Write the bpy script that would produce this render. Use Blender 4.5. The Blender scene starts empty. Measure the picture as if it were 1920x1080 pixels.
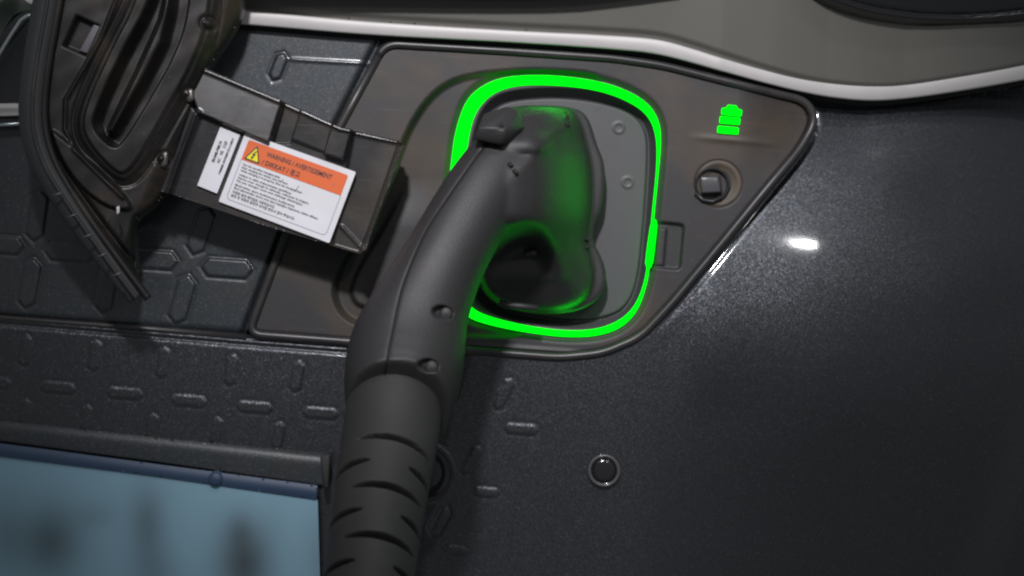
import bpy, bmesh, math
import numpy as np
from mathutils import Vector, Matrix

SC = bpy.context.scene
S = 0.00035            # metres per photo pixel on the reference plane (y = 0)
D = 1.30               # camera distance from that plane
ROLL = math.radians(5.0)
Z0 = 0.72              # height of the picture centre above the ground
CR, SR = math.cos(ROLL), math.sin(ROLL)

# ------------------------------------------------------------------ camera
cam = bpy.data.cameras.new('camera'); camo = bpy.data.objects.new('camera', cam)
SC.collection.objects.link(camo); SC.camera = camo
cam.sensor_width = 36.0; cam.lens = 36.0 * D / (1920 * S)
cam.clip_start = 0.05; cam.clip_end = 50
cam.dof.use_dof = True; cam.dof.focus_distance = D - 0.05; cam.dof.aperture_fstop = 9.0
camo.matrix_world = Matrix(((CR, -SR, 0, 0), (0, 0, -1, -D), (SR, CR, 0, Z0), (0, 0, 0, 1)))

# ------------------------------------------------------------------ world, lamps
W = bpy.data.worlds.new('World'); SC.world = W; W.use_nodes = True
wn = W.node_tree; bg = wn.nodes['Background']
tc = wn.nodes.new('ShaderNodeTexCoord'); sx = wn.nodes.new('ShaderNodeSeparateXYZ')
wr = wn.nodes.new('ShaderNodeValToRGB')
wn.links.new(tc.outputs['Generated'], sx.inputs[0]); 
mp = wn.nodes.new('ShaderNodeMapRange'); mp.inputs['From Min'].default_value = -1; mp.inputs['From Max'].default_value = 1
wn.links.new(sx.outputs['Z'], mp.inputs[0]); wn.links.new(mp.outputs[0], wr.inputs[0])
wr.color_ramp.elements[0].color = (.24, .26, .27, 1); wr.color_ramp.elements[0].position = .25
wr.color_ramp.elements[1].color = (.55, .56, .60, 1); wr.color_ramp.elements[1].position = .95
wn.links.new(wr.outputs[0], bg.inputs[0]); bg.inputs[1].default_value = 0.42

def aim(o, target):
    d = Vector(target) - Vector(o.location)
    o.rotation_euler = d.to_track_quat('-Z', 'Y').to_euler()
def area(name, loc, target, power, sx_, sy_, col=(1, 1, 1), spread=180):
    l = bpy.data.lights.new(name, 'AREA'); l.shape = 'RECTANGLE'; l.size = sx_; l.size_y = sy_
    l.energy = power; l.color = col; l.spread = math.radians(spread)
    o = bpy.data.objects.new(name, l); SC.collection.objects.link(o); o.location = loc; aim(o, target); return o
def spot(name, loc, target, power, ang, blend, rad, col=(1, 1, 1)):
    l = bpy.data.lights.new(name, 'SPOT'); l.energy = power; l.spot_size = math.radians(ang); l.spot_blend = blend
    l.shadow_soft_size = rad; l.color = col
    o = bpy.data.objects.new(name, l); SC.collection.objects.link(o); o.location = loc; aim(o, target); return o
spot('camera_lamp', (-0.18, -1.34, Z0 + 0.82), (0.0, 0, Z0 + 0.10), 92, 29, 1.0, 0.055, (1.0, .97, 1.0))
area('ceiling_lamp', (0.35, -1.1, Z0 + 1.7), (0.1, 0, Z0), 4.5, 1.2, .12, (.96, .98, 1))

area('side_lamp', (0.41, -1.35, Z0 + 0.62), (0.18, 0, Z0 + .05), 1.5, .095, .026)
SC.view_settings.view_transform = 'Standard'; SC.view_settings.look = 'None'
SC.view_settings.exposure = 0; SC.view_settings.gamma = 1
SC.render.engine = 'CYCLES'
SC.cycles.filter_width = 2.3

# ------------------------------------------------------------------ mapping
def P(px, py, d=0.0, ref=None):
    """photo pixel + distance d (m) towards the camera -> world; ref = depth whose scale is used"""
    px = np.asarray(px, float); py = np.asarray(py, float); d = np.asarray(d, float)
    r = d if ref is None else ref
    k = S * (D - r) / D
    u = (px - 960) * k; v = (540 - py) * k
    x = u * CR - v * SR; z = u * SR + v * CR + Z0
    return np.stack(np.broadcast_arrays(x, -d, z), -1)

# ------------------------------------------------------------------ nodes
def srgb(r, g, b):
    f = lambda c: (c / 255 / 12.92) if c / 255 <= .04045 else ((c / 255 + .055) / 1.055) ** 2.4
    return (f(r), f(g), f(b), 1)
def mat(name, col, rough=.5, metal=0, coat=0, coat_rough=.05, bump=0, bscale=1500, dirt=None, dirt_amt=.5, dscale=22,
        flake=0, emit=None, estr=0, rvar=0, spec=.5, scratch=0, ftint=.20, dust=None, dust_amt=.0):
    m = bpy.data.materials.new(name); m.use_nodes = True
    nt = m.node_tree; N = nt.nodes; L = nt.links; b = N['Principled BSDF']
    c4 = tuple(col) if len(col) == 4 else tuple(col) + (1,)
    b.inputs['Base Color'].default_value = c4; b.inputs['Roughness'].default_value = rough
    b.inputs['Metallic'].default_value = metal; b.inputs['Coat Weight'].default_value = coat
    b.inputs['Coat Roughness'].default_value = coat_rough; b.inputs['Specular IOR Level'].default_value = spec
    t = N.new('ShaderNodeTexCoord'); O = t.outputs['Object']
    cur = None
    def noise(scale, detail=4, rough_=.6, dist=0):
        n = N.new('ShaderNodeTexNoise'); n.inputs['Scale'].default_value = scale; n.inputs['Detail'].default_value = detail
        n.inputs['Roughness'].default_value = rough_; n.inputs['Distortion'].default_value = dist; L.new(O, n.inputs['Vector']); return n.outputs['Fac']
    def ramp(src, a, bb):
        r = N.new('ShaderNodeMapRange'); r.inputs['From Min'].default_value = a; r.inputs['From Max'].default_value = bb; r.interpolation_type = 'SMOOTHSTEP'
        L.new(src, r.inputs[0]); return r.outputs[0]
    def mul(a, f):
        q = N.new('ShaderNodeMath'); q.operation = 'MULTIPLY'; L.new(a, q.inputs[0])
        if isinstance(f, (int, float)): q.inputs[1].default_value = f
        else: L.new(f, q.inputs[1])
        return q.outputs[0]
    def mix(fac, a, bcol):
        x = N.new('ShaderNodeMix'); x.data_type = 'RGBA'; L.new(fac, x.inputs[0])
        if a is None: x.inputs[6].default_value = c4
        else: L.new(a, x.inputs[6])
        if isinstance(bcol, tuple): x.inputs[7].default_value = bcol if len(bcol) == 4 else bcol + (1,)
        else: L.new(bcol, x.inputs[7])
        return x.outputs[2]
    if dirt:
        cur = mix(mul(ramp(noise(dscale, 6, .62, .4), .42, .68), dirt_amt), cur, dirt)
    if dust:     # pale specks
        cur = mix(mul(ramp(noise(420, 3, .7), .66, .76), dust_amt), cur, dust)
    if scratch:
        mpg = N.new('ShaderNodeMapping'); mpg.inputs['Scale'].default_value = (6, 6, 160); mpg.inputs['Rotation'].default_value = (0, .5, 0); L.new(O, mpg.inputs[0])
        n = N.new('ShaderNodeTexNoise'); n.inputs['Scale'].default_value = 5; n.inputs['Detail'].default_value = 5; L.new(mpg.outputs[0], n.inputs['Vector'])
        cur = mix(mul(ramp(n.outputs['Fac'], .62, .72), scratch), cur, (.16, .15, .14))
    if cur is not None: L.new(cur, b.inputs['Base Color'])
    if rvar:
        q = N.new('ShaderNodeMath'); q.operation = 'MULTIPLY_ADD'; L.new(noise(35, 5), q.inputs[0]); q.inputs[1].default_value = rvar; q.inputs[2].default_value = rough - rvar * .5
        L.new(q.outputs[0], b.inputs['Roughness'])
    if bump:
        n = noise(bscale, 3, .6); bp = N.new('ShaderNodeBump'); bp.inputs['Strength'].default_value = bump; bp.inputs['Distance'].default_value = .0004
        L.new(n, bp.inputs['Height']); L.new(bp.outputs[0], b.inputs['Normal'])
    if flake:
        v = N.new('ShaderNodeTexVoronoi'); v.inputs['Scale'].default_value = 1500; L.new(O, v.inputs['Vector'])
        sub = N.new('ShaderNodeVectorMath'); sub.operation = 'SUBTRACT'; L.new(v.outputs['Color'], sub.inputs[0]); sub.inputs[1].default_value = (.5, .5, .5)
        scl = N.new('ShaderNodeVectorMath'); scl.operation = 'SCALE'; L.new(sub.outputs[0], scl.inputs[0]); scl.inputs['Scale'].default_value = flake
        g = N.new('ShaderNodeNewGeometry'); ad = N.new('ShaderNodeVectorMath'); ad.operation = 'ADD'
        L.new(g.outputs['Normal'], ad.inputs[0]); L.new(scl.outputs[0], ad.inputs[1])
        nm = N.new('ShaderNodeVectorMath'); nm.operation = 'NORMALIZE'; L.new(ad.outputs[0], nm.inputs[0]); L.new(nm.outputs[0], b.inputs['Normal'])
        # tinted flakes
        hs = N.new('ShaderNodeMix'); hs.data_type = 'RGBA'
        v2 = N.new('ShaderNodeTexVoronoi'); v2.inputs['Scale'].default_value = 1500; L.new(O, v2.inputs['Vector'])
        sp = N.new('ShaderNodeSeparateColor'); L.new(v2.outputs['Color'], sp.inputs[0])
        L.new(mul(ramp(sp.outputs[0], .88, 1.0), ftint), hs.inputs[0])
        if cur is None: hs.inputs[6].default_value = c4
        else: L.new(cur, hs.inputs[6])
        tint = N.new('ShaderNodeHueSaturation'); tint.inputs['Saturation'].default_value = .5; tint.inputs['Value'].default_value = .5
        L.new(v2.outputs['Color'], tint.inputs['Color']); L.new(tint.outputs[0], hs.inputs[7]); L.new(hs.outputs[2], b.inputs['Base Color'])
    if emit:
        b.inputs['Emission Color'].default_value = tuple(emit) + (1,); b.inputs['Emission Strength'].default_value = estr
    return m

M = {}
M['paint'] = mat('metallic_paint', (.038, .042, .048), rough=.39, metal=.75, coat=1, coat_rough=.07, flake=.23, ftint=.14)
M['panel'] = mat('lower_panel_paint', (.020, .027, .033), rough=.45, metal=.3, coat=.9, coat_rough=.18, flake=.07, ftint=.12, dirt=(.034, .032, .028), dirt_amt=.5)
M['bezel'] = mat('bezel_plastic', (.029, .028, .030), spec=.4, rough=.50, bump=.25, bscale=1800, dirt=(.056, .043, .032), dirt_amt=1.0, dscale=14, rvar=.25, dust=(.25, .2, .15), dust_amt=.25, scratch=.2)
M['plate'] = mat('port_plate_plastic', (.062, .060, .068), rough=.5, bump=.2, dirt=(.07, .07, .07), dirt_amt=.6, dscale=16, rvar=.2)
M['gasket'] = mat('gasket_gloss', (.026, .025, .027), rough=.38, rvar=.15, dirt=(.07, .06, .05), dirt_amt=.4)
M['trim'] = mat('satin_silver', (.54, .52, .51), rough=.5, metal=.1, bump=.06, bscale=900, dirt=(.44, .43, .43), dirt_amt=.5, dscale=8)
M['olive'] = mat('upper_grey', (.120, .117, .103), rough=.6, bump=.12, bscale=2200, dirt=(.10, .10, .09), dirt_amt=.5, dscale=8)
M['gap'] = mat('dark_gap', (.006, .006, .006), rough=.7)
M['gloss'] = mat('black_gloss', (.012, .012, .014), rough=.15, coat=.6)
M['green'] = mat('green_light', (0, .02, 0), rough=1, spec=0, emit=(0.0, 1.0, .006), estr=1.7)
M['door'] = mat('flap_plastic', (.010, .0095, .0095), rough=.38, bump=.12, bscale=900, dirt=(.038, .028, .019), dirt_amt=1.0, dscale=18, rvar=.3, dust=(.3, .25, .18), dust_amt=.3)
M['seal'] = mat('rubber_seal', (.028, .031, .034), rough=.5, bump=.3, bscale=700, dirt=(.03, .03, .03), dirt_amt=.6)
M['arm'] = mat('hinge_plastic', (.018, .018, .020), rough=.30, dirt=(.050, .042, .034), dirt_amt=.7, dscale=16, rvar=.3, dust=(.3, .25, .2), dust_amt=.3, scratch=.3)
M['handle'] = mat('handle_plastic', (.026, .025, .026), rough=.52, bump=.6, bscale=1000, rvar=.12)
M['boot'] = mat('boot_rubber', (.027, .027, .026), rough=.6, bump=.3, bscale=1200, dirt=(.038, .037, .035), dirt_amt=.5)
M['white'] = mat('label_white', (.67, .67, .71), rough=.4, dirt=(.58, .57, .59), dirt_amt=.5)
M['orange'] = mat('label_orange', (.66, .125, .03), rough=.4)
M['yellow'] = mat('label_yellow', (.80, .72, .01), rough=.4)
M['ink'] = mat('label_ink', (.03, .03, .035), rough=.5)
M['inkgrey'] = mat('label_line', (.18, .18, .2), rough=.5)
M['metal'] = mat('bolt_metal', (.16, .15, .14), rough=.35, metal=.8)
M['peg'] = mat('peg_plastic', (.075, .073, .078), rough=.25)
M['dirtring'] = mat('grimy_plastic', (.085, .066, .046), rough=.6, bump=.3, dirt=(.05, .045, .04), dirt_amt=.6, dscale=60)
M['chrome'] = mat('chrome', (.42, .47, .48), rough=.28, metal=.8)
M['lens'] = mat('lamp_housing', (.035, .05, .04), rough=.3, dirt=(.06, .05, .045), dirt_amt=.6, dscale=40)

# licence plate: pale blue enamel with soft, unreadable characters
def plate_mat():
    m = bpy.data.materials.new('plate_enamel'); m.use_nodes = True; nt = m.node_tree; N = nt.nodes; L = nt.links; b = N['Principled BSDF']
    a = N.new('ShaderNodeAttribute'); a.attribute_name = 'print'
    x = N.new('ShaderNodeMix'); x.data_type = 'RGBA'; L.new(a.outputs['Fac'], x.inputs[0])
    x.inputs[6].default_value = (.20, .35, .44, 1); x.inputs[7].default_value = (.040, .052, .058, 1)
    L.new(x.outputs[2], b.inputs['Base Color']); b.inputs['Roughness'].default_value = .55
    return m
M['plate_enamel'] = plate_mat()
M['plate_blue'] = mat('plate_edge_blue', (.028, .055, .105), rough=.5)
M['plate_frame'] = mat('plate_frame', (.014, .014, .015), rough=.6, dirt=(.03, .028, .025), dirt_amt=.5)

# ------------------------------------------------------------------ objects
def thing(name, label, cat, loc):
    o = bpy.data.objects.new(name, None); SC.collection.objects.link(o); o.location = loc
    o['label'] = label; o['category'] = cat; o.empty_display_size = .05; return o
CAR = thing('car', 'dark metallic grey car front with its charging flap open, light ring glowing green', 'car', (0, 0.3, 0))
CON = thing('charging_connector', 'black charging connector with ribbed cable sleeve plugged into the port inside the green light ring', 'connector', tuple(P(1010, 400, 0)))
root_of = {}
def wloc(parent):
    v = Vector((0, 0, 0)); p = parent
    while p is not None: v += p.location; p = p.parent
    return v
def link(name, me, m, parent, smooth=True, label=None):
    """me has world coordinates; moved into the parent's frame"""
    o = bpy.data.objects.new(name, me); SC.collection.objects.link(o); o.parent = parent
    if parent: me.transform(Matrix.Translation(-wloc(parent)))
    for mm in (m if isinstance(m, (list, tuple)) else [m]): me.materials.append(mm)
    if smooth: me.polygons.foreach_set('use_smooth', [True] * len(me.polygons))
    if label: o['label'] = label
    me.update(); return o
def mesh_from(verts, quads, tris=None):
    me = bpy.data.meshes.new('m'); verts = np.asarray(verts, np.float32).reshape(-1, 3); quads = np.asarray(quads, np.int32).reshape(-1, 4)
    tris = np.zeros((0, 3), np.int32) if tris is None else np.asarray(tris, np.int32).reshape(-1, 3)
    me.vertices.add(len(verts)); me.vertices.foreach_set('co', verts.ravel())
    lv = np.concatenate([quads.ravel(), tris.ravel()]).astype(np.int32); nq = len(quads)
    me.loops.add(lv.size); me.loops.foreach_set('vertex_index', lv)
    st = np.concatenate([np.arange(nq) * 4, nq * 4 + np.arange(len(tris)) * 3]).astype(np.int32)
    me.polygons.add(len(st)); me.polygons.foreach_set('loop_start', st)
    me.update(calc_edges=True); return me

def rnd(pts, n=3, closed=True):
    """Chaikin corner cutting"""
    p = np.asarray(pts, float)
    for _ in range(n):
        if closed: q = np.roll(p, -1, 0)
        else: q = p[1:]; 
        a = p if closed else p[:-1]
        n1 = a * .75 + q * .25; n2 = a * .25 + q * .75
        o = np.empty((len(n1) * 2, p.shape[1])); o[0::2] = n1; o[1::2] = n2
        if not closed: o = np.vstack([p[:1], o, p[-1:]])
        p = o
    return p
def rc(pts, r, n=5):
    p = np.asarray(pts, float); o = []
    for i in range(len(p)):
        a, b, c = p[i - 1], p[i], p[(i + 1) % len(p)]; la, lc = np.linalg.norm(a - b), np.linalg.norm(c - b)
        if la < 1e-6 or lc < 1e-6: continue
        s0 = b + (a - b) * min(r / la, .45); s1 = b + (c - b) * min(r / lc, .45)
        for t in np.linspace(0, 1, n): o.append((1 - t) ** 2 * s0 + 2 * t * (1 - t) * b + t * t * s1)
    return np.array(o)
def sdf(X, Y, poly):
    """negative inside"""
    poly = np.asarray(poly, float); d2 = np.full(X.shape, 1e18); ins = np.zeros(X.shape, bool)
    n = len(poly)
    for i in range(n):
        ax, ay = poly[i]; bx, by = poly[(i + 1) % n]; ex, ey = bx - ax, by - ay; l2 = ex * ex + ey * ey + 1e-12
        t = np.clip(((X - ax) * ex + (Y - ay) * ey) / l2, 0, 1)
        dx = X - ax - t * ex; dy = Y - ay - t * ey; np.minimum(d2, dx * dx + dy * dy, out=d2)
        if by != ay:
            c = ((Y < ay) != (Y < by)); xx = ax + (Y - ay) * ex / ey if ey else ax
            ins ^= c & (X < xx)
    d = np.sqrt(d2); return np.where(ins, -d, d)
def dline(X, Y, pts):
    d2 = np.full(X.shape, 1e18)
    for (ax, ay), (bx, by) in zip(pts[:-1], pts[1:]):
        ex, ey = bx - ax, by - ay; l2 = ex * ex + ey * ey + 1e-12
        t = np.clip(((X - ax) * ex + (Y - ay) * ey) / l2, 0, 1); d2 = np.minimum(d2, (X - ax - t * ex) ** 2 + (Y - ay - t * ey) ** 2)
    return np.sqrt(d2)
def ss(x, a, b):
    t = np.clip((x - a) / (b - a), 0, 1); return t * t * (3 - 2 * t)
def G(x, w): return np.exp(-(x / w) ** 2)
def hexmark(X, Y, cx, cy, L, Wd, ang, h):
    """raised long hexagon with rounded shoulders; ang in image degrees (0 = along the panel line)"""
    m = (abs(X - cx) < L) & (abs(Y - cy) < L); out = np.zeros(X.shape)
    if not m.any(): return out
    a = math.radians(ang); x = (X[m] - cx) * math.cos(a) + (Y[m] - cy) * math.sin(a); y = -(X[m] - cx) * math.sin(a) + (Y[m] - cy) * math.cos(a)
    hl, hw = L / 2, Wd / 2
    s = np.maximum(abs(y) - hw, (abs(x) * .80 + abs(y) * .62) - hl * .80)
    out[m] = h * (ss(-s, -3.0, 2.5) - .35 * G(s - 3.5, 3.0)); return out

def patch(name, poly, hf, m, parent, step=3, ref=0.0, skirt=.006, hole=None, sfun=None, label=None, back=False, attr=None, raw_back=None):
    poly = np.asarray(poly, float)
    x0, y0 = poly.min(0) - 2 * step; x1, y1 = poly.max(0) + 2 * step
    xs = np.arange(x0, x1 + step, step); ys = np.arange(y0, y1 + step, step); X, Y = np.meshgrid(xs, ys)
    def f(X, Y):
        s = sdf(X, Y, poly) if sfun is None else sfun(X, Y)
        if hole is not None: s = np.maximum(s, -sdf(X, Y, hole))
        return s
    s = f(X, Y); gy, gx = np.gradient(s, step); g = np.sqrt(gx * gx + gy * gy) + 1e-6
    near = abs(s) < .52 * step
    X2 = np.where(near, X - s * gx / g / g.clip(.5), X); Y2 = np.where(near, Y - s * gy / g / g.clip(.5), Y)
    kv = s < .52 * step
    H = hf(X2, Y2); V = P(X2, Y2, H, ref).reshape(-1, 3)
    idx = np.arange(X.size).reshape(X.shape)
    a, b, c, d = [w.ravel() for w in (idx[:-1, :-1], idx[1:, :-1], idx[1:, 1:], idx[:-1, 1:])]; kf = kv.ravel()
    n4 = kf[a].astype(int) + kf[b] + kf[c] + kf[d]
    q = np.stack([a, b, c, d], -1)[n4 == 4]
    tl = []
    for miss, tri3 in ((a, (b, c, d)), (b, (c, d, a)), (c, (d, a, b)), (d, (a, b, c))):
        k3 = (n4 == 3) & ~kf[miss]; tl.append(np.stack([t3[k3] for t3 in tri3], -1))
    t_ = np.concatenate(tl)
    e = np.concatenate([q[:, [0, 1]], q[:, [1, 2]], q[:, [2, 3]], q[:, [3, 0]], t_[:, [0, 1]], t_[:, [1, 2]], t_[:, [2, 0]]]); es = np.sort(e, 1)
    key = es[:, 0].astype(np.int64) * X.size + es[:, 1]; u, inv, cnt = np.unique(key, return_inverse=True, return_counts=True)
    be = e[cnt[inv.ravel()] == 1]
    used = np.unique(np.concatenate([q.ravel(), t_.ravel()])); mp_ = np.full(X.size, -1); mp_[used] = np.arange(len(used))
    vv = V[used]; q = mp_[q]; t_ = mp_[t_]; be = mp_[be]; n0 = len(vv)
    if raw_back is not None:      # closed solid with a flat back, for the remesher
        bk = vv.copy(); bk[:, 1] = -raw_back
        return mesh_from(np.vstack([vv, bk]), np.vstack([q, q[:, ::-1] + n0, np.stack([be[:, 1], be[:, 0], be[:, 0] + n0, be[:, 1] + n0], -1)]), np.vstack([t_, t_[:, ::-1] + n0]))
    if skirt:
        bv = np.unique(be); nb = len(bv); m1 = np.full(n0, -1); m1[bv] = np.arange(nb) + n0; m2 = m1 + nb
        sk = vv[bv].copy(); sk[:, 1] += skirt          # own rim vertices, so that the edge shades crisp
        vv = np.vstack([vv, vv[bv], sk]); q = np.vstack([q, np.stack([m1[be[:, 1]], m1[be[:, 0]], m2[be[:, 0]], m2[be[:, 1]]], -1)])
    me = mesh_from(vv, q, t_)
    if attr is not None:
        A = me.attributes.new('print', 'FLOAT', 'POINT'); av = attr(X2, Y2).ravel()[used]; full = np.zeros(len(vv), np.float32); full[:n0] = av; A.data.foreach_set('value', full)
    o = link(name, me, m, parent, label=label)
    if back:    # a closed back so that the part is a solid shell
        sm = o.modifiers.new('s', 'SOLIDIFY'); sm.thickness = back; sm.offset = -1
    return o

def resample(p, n, closed):
    p = np.asarray(p, float)
    if closed: p = np.vstack([p, p[:1]])
    a = np.concatenate([[0], np.cumsum(np.linalg.norm(np.diff(p, axis=0), axis=1))]); t = np.linspace(0, a[-1], n, endpoint=not closed)
    return np.stack([np.interp(t, a, p[:, 0]), np.interp(t, a, p[:, 1])], -1)
def ribbon(name, A, B, prof, dfun, m, parent, closed):
    """solid ribbon between outlines A and B; prof rows: t across (0..1), height above dfun"""
    pr = np.asarray(prof, float); R = []
    for t, hh in pr:
        q = A * (1 - t) + B * t; R.append(P(q[:, 0], q[:, 1], dfun(q[:, 0], q[:, 1]) + hh))
    R = np.stack(R, 1)
    if closed: R = np.concatenate([R, R[:1]], 0)
    return link(name, grid_mesh(R, close_v=False, caps=False), m, parent)
def frames(C):
    T = np.gradient(C, axis=0); T /= np.linalg.norm(T, axis=1, keepdims=True)
    view = np.array([0, -1.0, 0]); Wv = np.cross(T, view); Wv /= np.linalg.norm(Wv, axis=1, keepdims=True)
    Nn = np.cross(Wv, T); return T, Wv, Nn
def cr(pts, n):
    """Catmull-Rom through rows of pts"""
    p = np.asarray(pts, float); p = np.vstack([2 * p[0] - p[1], p, 2 * p[-1] - p[-2]]); out = []
    seg = len(p) - 3
    for i in range(seg):
        t = np.linspace(0, 1, n, endpoint=(i == seg - 1))[:, None]; a, b, c, d = p[i:i + 4]
        out.append(.5 * ((2 * b) + (-a + c) * t + (2 * a - 5 * b + 4 * c - d) * t * t + (-a + 3 * b - 3 * c + d) * t ** 3))
    return np.vstack(out)
def grid_mesh(R, close_v=True, caps=True):
    n, k, _ = R.shape; idx = np.arange(n * k).reshape(n, k)
    nx = np.roll(idx, -1, 1) if close_v else idx
    a, b, c, d = (idx[:-1], idx[1:], nx[1:], nx[:-1]) if close_v else (idx[:-1, :-1], idx[1:, :-1], idx[1:, 1:], idx[:-1, 1:])
    q = np.stack([a, b, c, d], -1).reshape(-1, 4); V = R.reshape(-1, 3)
    if caps:
        c0, c1 = R[0].mean(0), R[-1].mean(0); V = np.vstack([V, c0, c1]); i0, i1 = n * k, n * k + 1
        # degenerate-free caps with quads (pairs of rim edges)
        r0, r1 = idx[0], idx[-1]; h = np.arange(0, k, 2)
        q = np.vstack([q, np.stack([r0[h], r0[(h + 1) % k], r0[(h + 2) % k], np.full(len(h), i0)], -1),
                       np.stack([r1[(h + 2) % k], r1[(h + 1) % k], r1[h], np.full(len(h), i1)], -1)])
    return mesh_from(V, q)
def sweep(st, nseg=10, k=64, power=2.0, disp=None):
    """rows of st: px, py, d, half-width px, half-thickness m"""
    A = cr(st, nseg); C = P(A[:, 0], A[:, 1], A[:, 2]); hw = A[:, 3] * S * (D - A[:, 2]) / D; ht = A[:, 4]
    T, Wv, Nn = frames(C); th = np.linspace(0, 2 * np.pi, k, endpoint=False)
    c, s_ = np.cos(th), np.sin(th); e = 2 / power
    cx = np.sign(c) * abs(c) ** e; cy = np.sign(s_) * abs(s_) ** e
    if disp is not None:
        arc = np.concatenate([[0], np.cumsum(np.linalg.norm(np.diff(C, axis=0), axis=1))]); dd = disp(arc[:, None], th[None, :], arc[-1])
    else: dd = np.zeros((len(C), k))
    R = C[:, None] + Wv[:, None] * (cx[None] * (hw[:, None] + dd))[..., None] + Nn[:, None] * (cy[None] * (ht[:, None] + dd))[..., None]
    return R
def tube(name, pts, r, m, parent, n=6, k=14, closed=False, flat=1.0):
    """pts rows: px, py, d"""
    A = np.asarray(pts, float)
    if closed: A = np.vstack([A, A[:1]])
    C = P(A[:, 0], A[:, 1], A[:, 2]); T, Wv, Nn = frames(C)
    th = np.linspace(0, 2 * np.pi, k, endpoint=False); rr = np.broadcast_to(np.asarray(r, float), (len(C),))[:, None, None]
    R = C[:, None] + Wv[:, None] * (np.cos(th)[None, :, None] * rr) + Nn[:, None] * (np.sin(th)[None, :, None] * rr * flat)
    return link(name, grid_mesh(R), m, parent)
def lathe(name, px, py, prof, m, parent, k=40, ref=0.0, sx_=1.0):
    """prof rows: radius px, d ; axis towards camera"""
    th = np.linspace(0, 2 * np.pi, k, endpoint=False); pr = np.asarray(prof, float)
    X = px + pr[:, :1] * np.cos(th)[None] * sx_; Y = py + pr[:, :1] * np.sin(th)[None]
    R = P(X, Y, np.broadcast_to(pr[:, 1:2], X.shape), ref); return link(name, grid_mesh(R, caps=False), m, parent)
def hull(name, pts, m, parent, bev=.001, join=None):
    bm = bmesh.new()
    for p in pts: bm.verts.new(P(*p))
    r = bmesh.ops.convex_hull(bm, input=bm.verts); 
    bmesh.ops.delete(bm, geom=[g for g in r['geom_interior'] if isinstance(g, bmesh.types.BMVert)], context='VERTS')
    bmesh.ops.dissolve_limit(bm, angle_limit=.12, verts=bm.verts, edges=bm.edges)
    if bev: bmesh.ops.bevel(bm, geom=bm.edges[:], offset=bev, segments=3, profile=.5, affect='EDGES', clamp_overlap=True)
    me = bpy.data.meshes.new(name); bm.to_mesh(me); bm.free(); o = link(name, me, m, parent)
    return o
def rotrect(cx, cy, w, h, ang):
    a = math.radians(ang); c, s_ = math.cos(a), math.sin(a)
    return [(cx + x * c - y * s_, cy + x * s_ + y * c) for x, y in ((-w / 2, -h / 2), (w / 2, -h / 2), (w / 2, h / 2), (-w / 2, h / 2))]

# ================================================================== car body
BZ = [(722, 82), (960, 96), (1150, 109), (1240, 122), (1340, 147), (1430, 170), (1512, 189), (1530, 226), (1500, 280), (1440, 350), (1360, 448),
      (1262, 566), (1200, 632), (1130, 662), (1050, 670), (880, 657), (650, 640), (466, 626), (532, 448), (580, 340), (638, 236)]
BZr = rc(BZ, 26)
# ------- bumper / body panel to the right and below
def h_body(X, Y):
    h = .004 * np.ones(X.shape)
    # soft horizontal bulge to the right of the port (the wing shoulder)
    w = ss(X, 1150, 1650)
    yc = 600 + (X - 1500) * .06
    t = (Y - yc) / 230
    h = h + w * (.030 * (1 - np.sqrt(1 + t * t)))
    h = h - 5.0e-8 * (X - 1510) ** 2 * ss(X, 1300, 1510) - 1.6e-7 * (X - 1510) * (Y - 460) * ss(X, 1250, 1350) * ss(X, 1800, 1600) * (1 - ss(Y, 560, 800)) * ss(Y, 250, 350) + ss(X, 1200, 1350) * (1.2e-5 * (X - 1510) + 9e-6 * (Y - 460) * (1 - ss(Y, 650, 1000)))
    h = h - .00000010 * np.clip(X - 1500, 0, None) ** 2 * 1.0
    h = h - .003 * ss(Y, 640, 1150) * (1 - w)
    # crease running down-left at the far right
    s = ((X - 1700) * .78 + (Y - 470) * .62)
    h = h - .005 * ss(s, 0, 260) * ss(Y, 430, 620) * ss(X, 1450, 1600)
    # far right edge, turning away
    h = h - .010 * ss(X - (1900 - (Y - 700) * .28), 0, 160) * ss(Y, 560, 700)
    marks = [(50, 656, 58, 20, 96), (180, 666, 58, 20, 97), (308, 679, 58, 20, 98), (435, 693, 58, 20, 99), (558, 705, 58, 20, 100),
             (-10, 716, 66, 18, 5), (111, 726, 66, 18, 5), (236, 737, 66, 18, 5), (356, 751, 66, 18, 5), (479, 763, 66, 18, 5), (602, 774, 66, 18, 5),
             (49, 772, 50, 18, 96), (164, 784, 50, 18, 97), (287, 800, 50, 18, 98), (407, 807, 50, 18, 99), (523, 816, 50, 18, 100),
             (945, 738, 62, 18, 118), (978, 804, 62, 17, 4), (884, 862, 58, 17, 120), (912, 922, 48, 15, 4), (824, 975, 54, 16, 120), (854, 1031, 42, 14, 4)]
    for cx, cy, L_, w_, a in marks: h = h + hexmark(X, Y, cx, cy, L_, w_, a, .00045)
    # groove beside the gasket and double bead along the lower edge of the upper panel
    sb = sdf(X, Y, BZr); h = h - .0012 * G(sb - 14, 6) * ss(Y, 640, 540)
    h = h - .0016 * G(dline(X, Y, [(-300, 577), (0, 600), (460, 640), (650, 655)]) - 6, 4)
    # sensor seat
    r = np.hypot(X - 1132, Y - 881); h = h - .004 * ss(-r, -29, -25)
    r = np.hypot(X - 796, Y - 885); h = h - .004 * ss(-r, -54, -48) + .001 * G(r - 52, 4)
    return h
BODY = [(2150, 120), (2150, 1250), (-260, 1250), (-260, 573), (0, 593), (460, 628)] + \
       [(466, 627), (650, 641), (880, 658), (1050, 671), (1130, 663), (1200, 633), (1262, 567), (1360, 449), (1440, 351), (1500, 281), (1531, 226), (1513, 189), (1500, 164), (1600, 176), (1700, 190), (1800, 178), (1920, 150)]
body = patch('bumper', BODY, h_body, M['paint'], CAR, step=2.5, skirt=.02)
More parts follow.
